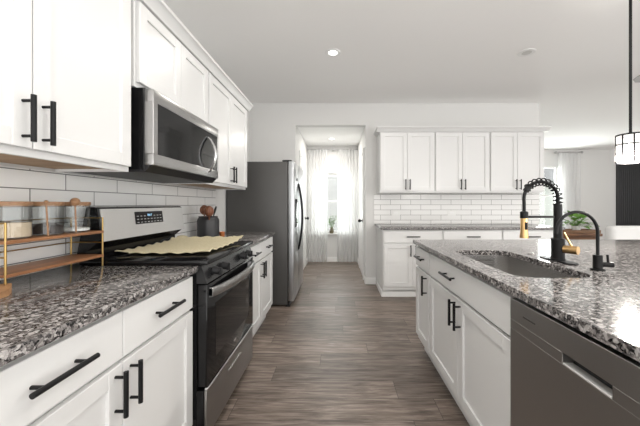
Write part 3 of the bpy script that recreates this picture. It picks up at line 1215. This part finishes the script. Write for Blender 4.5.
# ------------------------------------------------------------------ counter shelf and jars
SXF, SXB = -1.140, -1.292       # front and back posts
SA, SB = .977, 1.380
BT = .022
t = thing('counter_shelf', 'two-tier counter rack of brown wood boards on thin gold wire legs', 'shelf', ((SXF + SXB) / 2, (SA + SB) / 2, .915))
ox, oy = (SXF + SXB) / 2, (SA + SB) / 2
fr = []
for y in (SA, SB):
    for x in (SXF, SXB):
        zb = BT + .0005 if (y == SA and x == SXF) else 0.0005
        sub(t, 'leg', MB().cyl((x - ox, y - oy, zb), (x - ox, y - oy, .236), .0036, 10), 'gold', 'gold wire leg')
    for z in (.233, .115):
        sub(t, 'side_rail', MB().cyl((SXF - ox, y - oy, z), (SXB - ox, y - oy, z), .003, 8), 'gold', 'gold wire side rail')
for z in (.233, .115):
    sub(t, 'back_rail', MB().cyl((SXB - ox, SA - oy, z), (SXB - ox, SB - oy, z), .0026, 8), 'gold', 'gold wire back rail')
for z in (.045, .160):
    sub(t, 'shelf_board', MB().box(SXB - ox + .003, SA - oy - .002, z, SXF - ox + .006, SB - oy + .002, z + .012, .0015), 'shelf_wood')
# wooden board under the near leg
bp_ = [(-1.03, .80), (-1.075, .930), (-1.10, .960), (-1.150, 1.005), (-1.166, 1.000), (-1.20, .965), (-1.22, .80)]
tag(MB().poly_prism(bp_, 2, .9155, .9155 + BT - .001).build('cutting_board', 'board_wood'), 'small light wooden board lying under the front leg of the rack', 'cutting board')


def jar(y, label, fill, fill_h, heap=0):
    z = .915 + .1725
    t = thing('glass_canister', label, 'jar', (-1.215, y, z), 0, 'glass canisters on the rack')
    r, h = .054, .122
    sub(t, 'glass', MB().lathe([(0, .0), (r - .003, 0), (r, .003), (r, h), (r - .0025, h), (r - .0025, .005), (0, .005)], seg=36), 'jar_glass')
    sub(t, 'contents', MB().lathe([(0, .0055), (r - .0032, .0055), (r - .0032, fill_h), (r * .5, fill_h + heap * .6), (0, fill_h + heap)], seg=36), fill)
    sub(t, 'lid', MB().lathe([(0, h - .004), (r - .004, h - .004), (r - .004, h + .0005), (r + .001, h + .0005), (r + .001, h + .013), (r - .001, h + .015), (0, h + .015)], seg=36), 'lid_wood', 'round wooden lid')
    return t


j1 = jar(1.062, 'glass jar half full of beige grains, nearest the camera on the rack', 'flour_beige', .058)
j2 = jar(1.190, 'glass jar holding dark contents, between the beige and white ones', 'coffee_dark', .034, .018)
j3 = jar(1.3185, 'glass jar with a little white powder, beside the stove', 'white_powder', .016, .008)


def scoop(x, y, z1, r, lean, label):
    t = thing('wooden_scoop', label, 'scoop', (x, y, .915 + .1725))
    sub(t, 'handle', MB().cyl((0, 0, .002), (lean, 0, z1), .003, 10), 'lid_wood')
    sub(t, 'knob', MB().ball((lean, 0, z1 + r * .6), r), 'lid_wood', 'round wooden knob')
    return t


scoop(-1.146, 1.247,   .126, .0180, -.004, 'brown stick with a large round wooden knob between dark and white jars')
scoop(-1.147, 1.128, .130, .008, -.008, 'thin stick with a small wooden knob beside the beige jar')

# ------------------------------------------------------------------ utensil crock
t = thing('utensil_crock', 'dark grey ceramic crock holding wooden utensils beside the refrigerator', 'crock', (-1.165, 2.56, .915))
sub(t, 'pot', MB().lathe([(0, 0), (.082, 0), (.090, .008), (.092, .15), (.088, .165), (.078, .180), (.080, .190), (.074, .190), (.072, .178), (.082, .15), (.080, .012), (0, .012)], seg=36), 'crock_grey')


def spoon(p0, p1, headr, label, m='spoon_wood', flat=.45):
    t = thing('wooden_spoon', label, 'utensil', p0)
    d = Vector(p1) - Vector(p0)
    sub(t, 'handle', MB().cyl((0, 0, 0), d * .86, .006, 10), m)
    b = MB()
    b.ball(d * .93, headr, sx=flat + .3, sy=1, sz=.95)
    sub(t, 'head', b, m)
    return t


CZ = .915 + .014
spoon((-1.135, 2.53, CZ), (-1.115, 2.462, CZ + .240), .050, 'broad brown wooden spoon in the crock, leaning towards the stove')
spoon((-1.195, 2.56, CZ), (-1.190, 2.535, CZ + .250), .046, 'brown wooden ladle standing in the middle of the crock')
t = thing('kitchen_spatula', 'thin black utensil leaning right in the crock', 'utensil', (-1.16, 2.585, CZ))
pth = [(0, 0, 0), (.01, .03, .12), (.012, .048, .18), (.016, .07, .235), (.02, .082, .262)]
sub(t, 'shaft', MB().tube(pth, [.005, .005, .005, .010, .007], 10), 'black_plastic')
t = thing('copper_cup', 'tiny orange copper cup at the right foot of the grey crock', 'cup', (-1.085, 2.668, .915))
sub(t, 'cup', MB().lathe([(0, 0), (.022, 0), (.026, .04), (.024, .04), (.020, .004), (0, .004)]), 'copper')

# ------------------------------------------------------------------ hall curtains, rod, plant
def curtain(name, label, x0, x1, y, z0, z1, folds, amp, group):
    t = thing(name, label, 'curtain', ((x0 + x1) / 2, y, z0), 0, group)
    wd = x1 - x0

    def fn(u, v):
        ph = u * folds * 2 * PI
        a = amp * (.75 + .25 * math.sin(u * 9 + v * 2))
        return (-wd / 2 + wd * u + .006 * math.sin(ph * .5 + v * 3), a * math.sin(ph + .5 * math.sin(v * 3 + u * 7)), (z1 - z0) * v)
    sub(t, 'sheer_panel', MB().grid(fn, int(folds * 14), 20), 'sheer_fabric', angle=180)
    rg = MB()
    for k in range(int(folds / 2) + 1):
        xx = -wd / 2 + .02 + (wd - .04) * k / max(1, int(folds / 2))
        rg.tube([(xx, .017 * math.cos(a * PI / 6), z1 - z0 - .006 + .017 * math.sin(a * PI / 6)) for a in range(12)], .0035, 6, closed=True)
    sub(t, 'grommets', rg, 'fan_grey', 'grey metal rings')
    return t


g = 'sheer curtains at the hall window'
curtain('sheer_curtain', 'white sheer curtain covering the left side of the hall window', -.630, -.225, 5.90, .015, 2.345, 6, .026, g)
curtain('sheer_curtain', 'white sheer curtain covering the right side of the hall window', -.020, .405, 5.90, .015, 2.345, 6, .026, g)
t = thing('curtain_rod', 'thin grey curtain rod across the end of the hallway', 'curtain rod', (-.11, 5.90, 2.345))
sub(t, 'rod', MB().cyl((-.525, 0, 0), (.52, 0, 0), .009, 12), 'fan_grey')
sub(t, 'bracket', MB().box(-.02, 0, -.01, .02, .099, .01), 'fan_grey')
g = 'sheer curtains in the dining room'
curtain('sheer_curtain', 'long white sheer curtain beside the bright dining room window', 6.12, 6.72, 7.90, .02, 2.655, 8, .035, g)
t = thing('curtain_rod', 'short dark curtain rod with knobs above the dining curtain', 'curtain rod', (6.4, 7.90, 2.65))
m = MB().cyl((-.36, 0, 0), (.36, 0, 0), .012, 12)
sub(t, 'rod', m, 'fan_grey')
for x in (-.36, .36):
    sub(t, 'finial', MB().ball((x, 0, 0), .035), 'fan_grey')
    sub(t, 'bracket', MB().box(x * .9 - .012, 0, -.012, x * .9 + .012, .099, .012), 'fan_grey')


def leaf(mb_, base, direction, length, width, droop):
    d = Vector(direction).normalized()
    side = d.cross(Vector((0, 0, 1)))
    side = side.normalized() if side.length > .01 else Vector((1, 0, 0))
    base = Vector(base)
    prev = None
    n = 5
    for i in range(n + 1):
        u = i / n
        wv = width * (math.sin(PI * min(1, u * .92 + .06)) ** .8)
        c = base + d * length * u - Vector((0, 0, 1)) * droop * length * u * u
        a = mb_.bm.verts.new(c + side * wv / 2 + Vector((0, 0, .12 * wv)))
        mid = mb_.bm.verts.new(c)
        b_ = mb_.bm.verts.new(c - side * wv / 2 + Vector((0, 0, .12 * wv)))
        if prev:
            mb_.bm.faces.new((prev[0], a, mid, prev[1]))
            mb_.bm.faces.new((prev[1], mid, b_, prev[2]))
        prev = (a, mid, b_)


t = thing('potted_plant', 'small leafy plant in a glass vase on the hall window sill', 'plant', (-.135, 5.985, HWB))
sub(t, 'vase', MB().lathe([(0, 0), (.035, 0), (.048, .03), (.042, .075), (.030, .10), (.034, .125), (.030, .125), (.026, .10), (.038, .07), (.042, .03), (0, .006)]), 'vase_olive', 'olive brown vase')
st = MB()
lf = MB()
for k in range(9):
    a = k * 2.4
    tip = Vector((.085 * math.cos(a) * (.5 + random.random()), .016 * math.sin(a), .22 + .17 * random.random()))
    st.tube([(0, 0, .05), (tip.x * .4, tip.y * .4, tip.z * .6), tip], .0025, 6)
    for q in range(4):
        bpt = Vector((tip.x * (.5 + .16 * q), tip.y, tip.z * (.66 + .11 * q)))
        leaf(lf, bpt, (random.uniform(-1, 1), random.uniform(-.18, .1), random.uniform(.2, .8)), .085, .038, .25)
sub(t, 'stems', st, 'stem_green')
sub(t, 'foliage', lf, 'leaf_dark')

# ------------------------------------------------------------------ dining table, plant, tray
TX0, TX1, TY0, TY1 = 3.44, 4.20, 4.52, 6.1
t = thing('dining_table', 'dark brown wooden table behind the taps, holding tray and plant', 'table', ((TX0 + TX1) / 2, (TY0 + TY1) / 2, 0))
a, b_ = (TX1 - TX0) / 2, (TY1 - TY0) / 2
sub(t, 'table_top', MB().box(-a, -b_, .70, a, b_, .745, .006, 2), 'table_wood')
sub(t, 'apron', MB().box(-a + .03, -b_ + .03, .625, a - .03, b_ - .03, .6995, .003), 'table_wood')
for sx in (-1, 1):
    for sy in (-1, 1):
        sub(t, 'leg', MB().box(sx * (a - .03), sy * (b_ - .03), 0, sx * (a - .11), sy * (b_ - .11), .6245, .004), 'table_wood')
t = thing('wooden_tray', 'shallow wooden tray lying on the dining table beside the plant', 'tray', (3.92, 4.70, .746))
m = MB().box(-.29, -.14, 0, .29, .14, .010, .002)
m.box(-.29, -.14, .01, .29, -.125, .05, .002).box(-.29, .125, .01, .29, .14, .05, .002).box(-.29, -.125, .01, -.275, .125, .05, .002).box(.275, -.125, .01, .29, .125, .05, .002)
sub(t, 'tray', m, 'tray_wood')
t = thing('potted_plant', 'bright green bushy plant in a white pot on the wooden tray', 'plant', (3.93, 4.70, .757))
sub(t, 'pot', MB().lathe([(0, 0), (.05, 0), (.062, .10), (.057, .10), (.047, .006), (0, .006)]), 'white_ceramic', 'white pot')
sub(t, 'soil', MB().lathe([(0, .085), (.054, .085), (.054, .08), (0, .08)]), 'soil')
lf = MB()
st = MB()
for k in range(46):
    a = k * 2.39996
    el = .15 + 1.1 * random.random()
    d = Vector((math.cos(a) * math.cos(el), math.sin(a) * math.cos(el), math.sin(el)))
    tip = Vector((0, 0, .08)) + d * (.09 + .13 * random.random())
    st.tube([(0, 0, .07), Vector((0, 0, .08)).lerp(tip, .5) + Vector((0, 0, .02)), tip], .002, 5)
    leaf(lf, tip, d + Vector((0, 0, -.1)), .12, .09, .35)
sub(t, 'stems', st, 'stem_green')
sub(t, 'foliage', lf, 'leaf_green')

# ------------------------------------------------------------------ sofa
t = thing('white_sofa', 'white upholstered sofa back just beyond the island, under the slatted wall', 'sofa', (4.40, 3.95, 0))
m = MB()
m.box(-.93, -.36, .10, .93, -.22, .935, .05, 4)
sub(t, 'backrest', m, 'sofa_fabric')
sub(t, 'seat_base', MB().box(-.92, -.219, .10, .92, .48, .40, .03, 3), 'sofa_fabric')
for s in (-1, 1):
    sub(t, 'armrest', MB().box(s * .92, -.219, .401, s * .74, .48, .62, .04, 3), 'sofa_fabric')
    sub(t, 'seat_cushion', MB().box(s * .01, -.215, .402, s * .73, .47, .52, .03, 3), 'sofa_fabric')
    for y in (-.30, .42):
        sub(t, 'leg', MB().cyl((s * .85, y, 0), (s * .85, y, .10), .02), 'black_plastic')

# ------------------------------------------------------------------ slatted black wall panel
t = thing('slat_panel', 'black vertical slat panel covering the far living room wall', 'wall panel', (8.5, FARY - .02, 0))
sub(t, 'backing', MB().box(-.70, 0, 0, .70, .019, CEIL - .002), 'black_plastic')
m = MB()
for k in range(24):
    x = -.695 + k * .058
    m.box(x, -.022, 0, x + .034, -.0005, CEIL - .003)
mat('slat_black', (.045, .045, .047), .6)
sub(t, 'slats', m, 'slat_black', smooth=False)

# ------------------------------------------------------------------ pendant
PX, PY = 1.95, 1.90
t = thing('pendant_lamp', 'black rod pendant lamp with a crystal panel drum shade over the island', 'lamp', (PX, PY, 1.49))
sub(t, 'rod', MB().cyl((0, 0, .19), (0, 0, CEIL - 1.49 - .02), .008, 12), 'black_metal')
sub(t, 'canopy', MB().lathe([(0, CEIL - 1.49 - .03), (.055, CEIL - 1.49 - .03), (.062, CEIL - 1.49 - .001), (0, CEIL - 1.49 - .001)]), 'black_metal')
R = .072
m = MB()
for z, hgt in ((.0, .007), (.118, .006), (.180, .009)):
    m.lathe([(R - .006, z), (R + .003, z), (R + .003, z + hgt), (R - .006, z + hgt), (R - .006, z)], seg=40)
for k in range(8):
    a = 2 * PI * (k + .3) / 8
    m.cyl((R * math.cos(a), R * math.sin(a), .003), (R * math.cos(a), R * math.sin(a), .184), .0042, 8)
for k in range(3):
    a = 2 * PI * k / 3
    m.cyl((0, 0, .192), (R * math.cos(a), R * math.sin(a), .186), .004, 8)
m.cyl((0, 0, .14), (0, 0, .20), .02, 14)
sh = sub(t, 'shade_frame', m, 'black_metal', 'black metal ring frame')
for (z0, z1) in ((.008, .060), (.063, .117), (.125, .179)):
    for k in range(8):
        a0 = 2 * PI * (k + .3) / 8 + .07
        a1 = 2 * PI * (k + 1.3) / 8 - .07
        m = MB()
        P = [Vector((R * .985 * math.cos(a), R * .985 * math.sin(a), z)) for a, z in ((a0, z0), (a1, z0), (a1, z1), (a0, z1))]
        cen = sum(P, Vector()) / 4
        nrm = Vector((cen.x, cen.y, 0)).normalized()
        fvs = [m.bm.verts.new(p) for p in P]
        inn = [m.bm.verts.new(p.lerp(cen, .35) + nrm * .007) for p in P]
        bk = [m.bm.verts.new(p - nrm * .004) for p in P]
        for i in range(4):
            j = (i + 1) % 4
            m.bm.faces.new((fvs[i], fvs[j], inn[j], inn[i]))
            m.bm.faces.new((fvs[i], bk[i], bk[j], fvs[j]))
        m.bm.faces.new(inn)
        m.bm.faces.new(bk[::-1])
        sub(t, 'crystal_panel', m, 'crystal', 'faceted clear crystal', smooth=False)
sub(t, 'bulb', MB().lathe([(0, .03), (.018, .036), (.028, .06), (.024, .09), (.013, .115), (.013, .139), (0, .139)]), 'bulb_glow', 'glowing bulb')

pl_ = bpy.data.lights.new('pendant_glow', 'POINT')
pl_.energy = 58
pl_.shadow_soft_size = .03
pl_.color = (1, .95, .88)
po = bpy.data.objects.new('pendant_glow', pl_)
po.location = (0, 0, .012)
COL.objects.link(po)
po.parent = t
t2 = copy_tree(t)  # unseen duplicate lamp added to light the near island and dishwasher
t2.location = (PX, .70, 1.49)
t2['label'] = 'added unseen pendant copy lighting the near part of the island'

# ------------------------------------------------------------------ ceiling fan (one blade tip reaches the picture)
t = thing('ceiling_fan', 'grey ceiling fan with one blade tip showing beyond the pendant rod', 'fan', (3.50, 2.72, 2.42))
sub(t, 'downrod', MB().cyl((0, 0, .05), (0, 0, CEIL - 2.42 - .001), .014, 12), 'fan_grey')
sub(t, 'motor', MB().lathe([(0, -.06), (.07, -.05), (.09, -.01), (.09, .03), (.06, .06), (0, .06)]), 'fan_grey')
for k in range(3):
    a = PI + k * 2 * PI / 3
    M = Matrix.Rotation(a, 4, 'Z') @ Matrix.Rotation(math.radians(14), 4, 'X')
    m = MB().poly_prism([(.09, -.03), (.2, -.06), (.60, -.065), (.655, -.03), (.655, .03), (.60, .065), (.2, .06), (.09, .03)], 2, -.004, .004)
    bmesh.ops.transform(m.bm, matrix=M, verts=m.bm.verts[:])
    sub(t, 'blade', m, 'fan_grey')
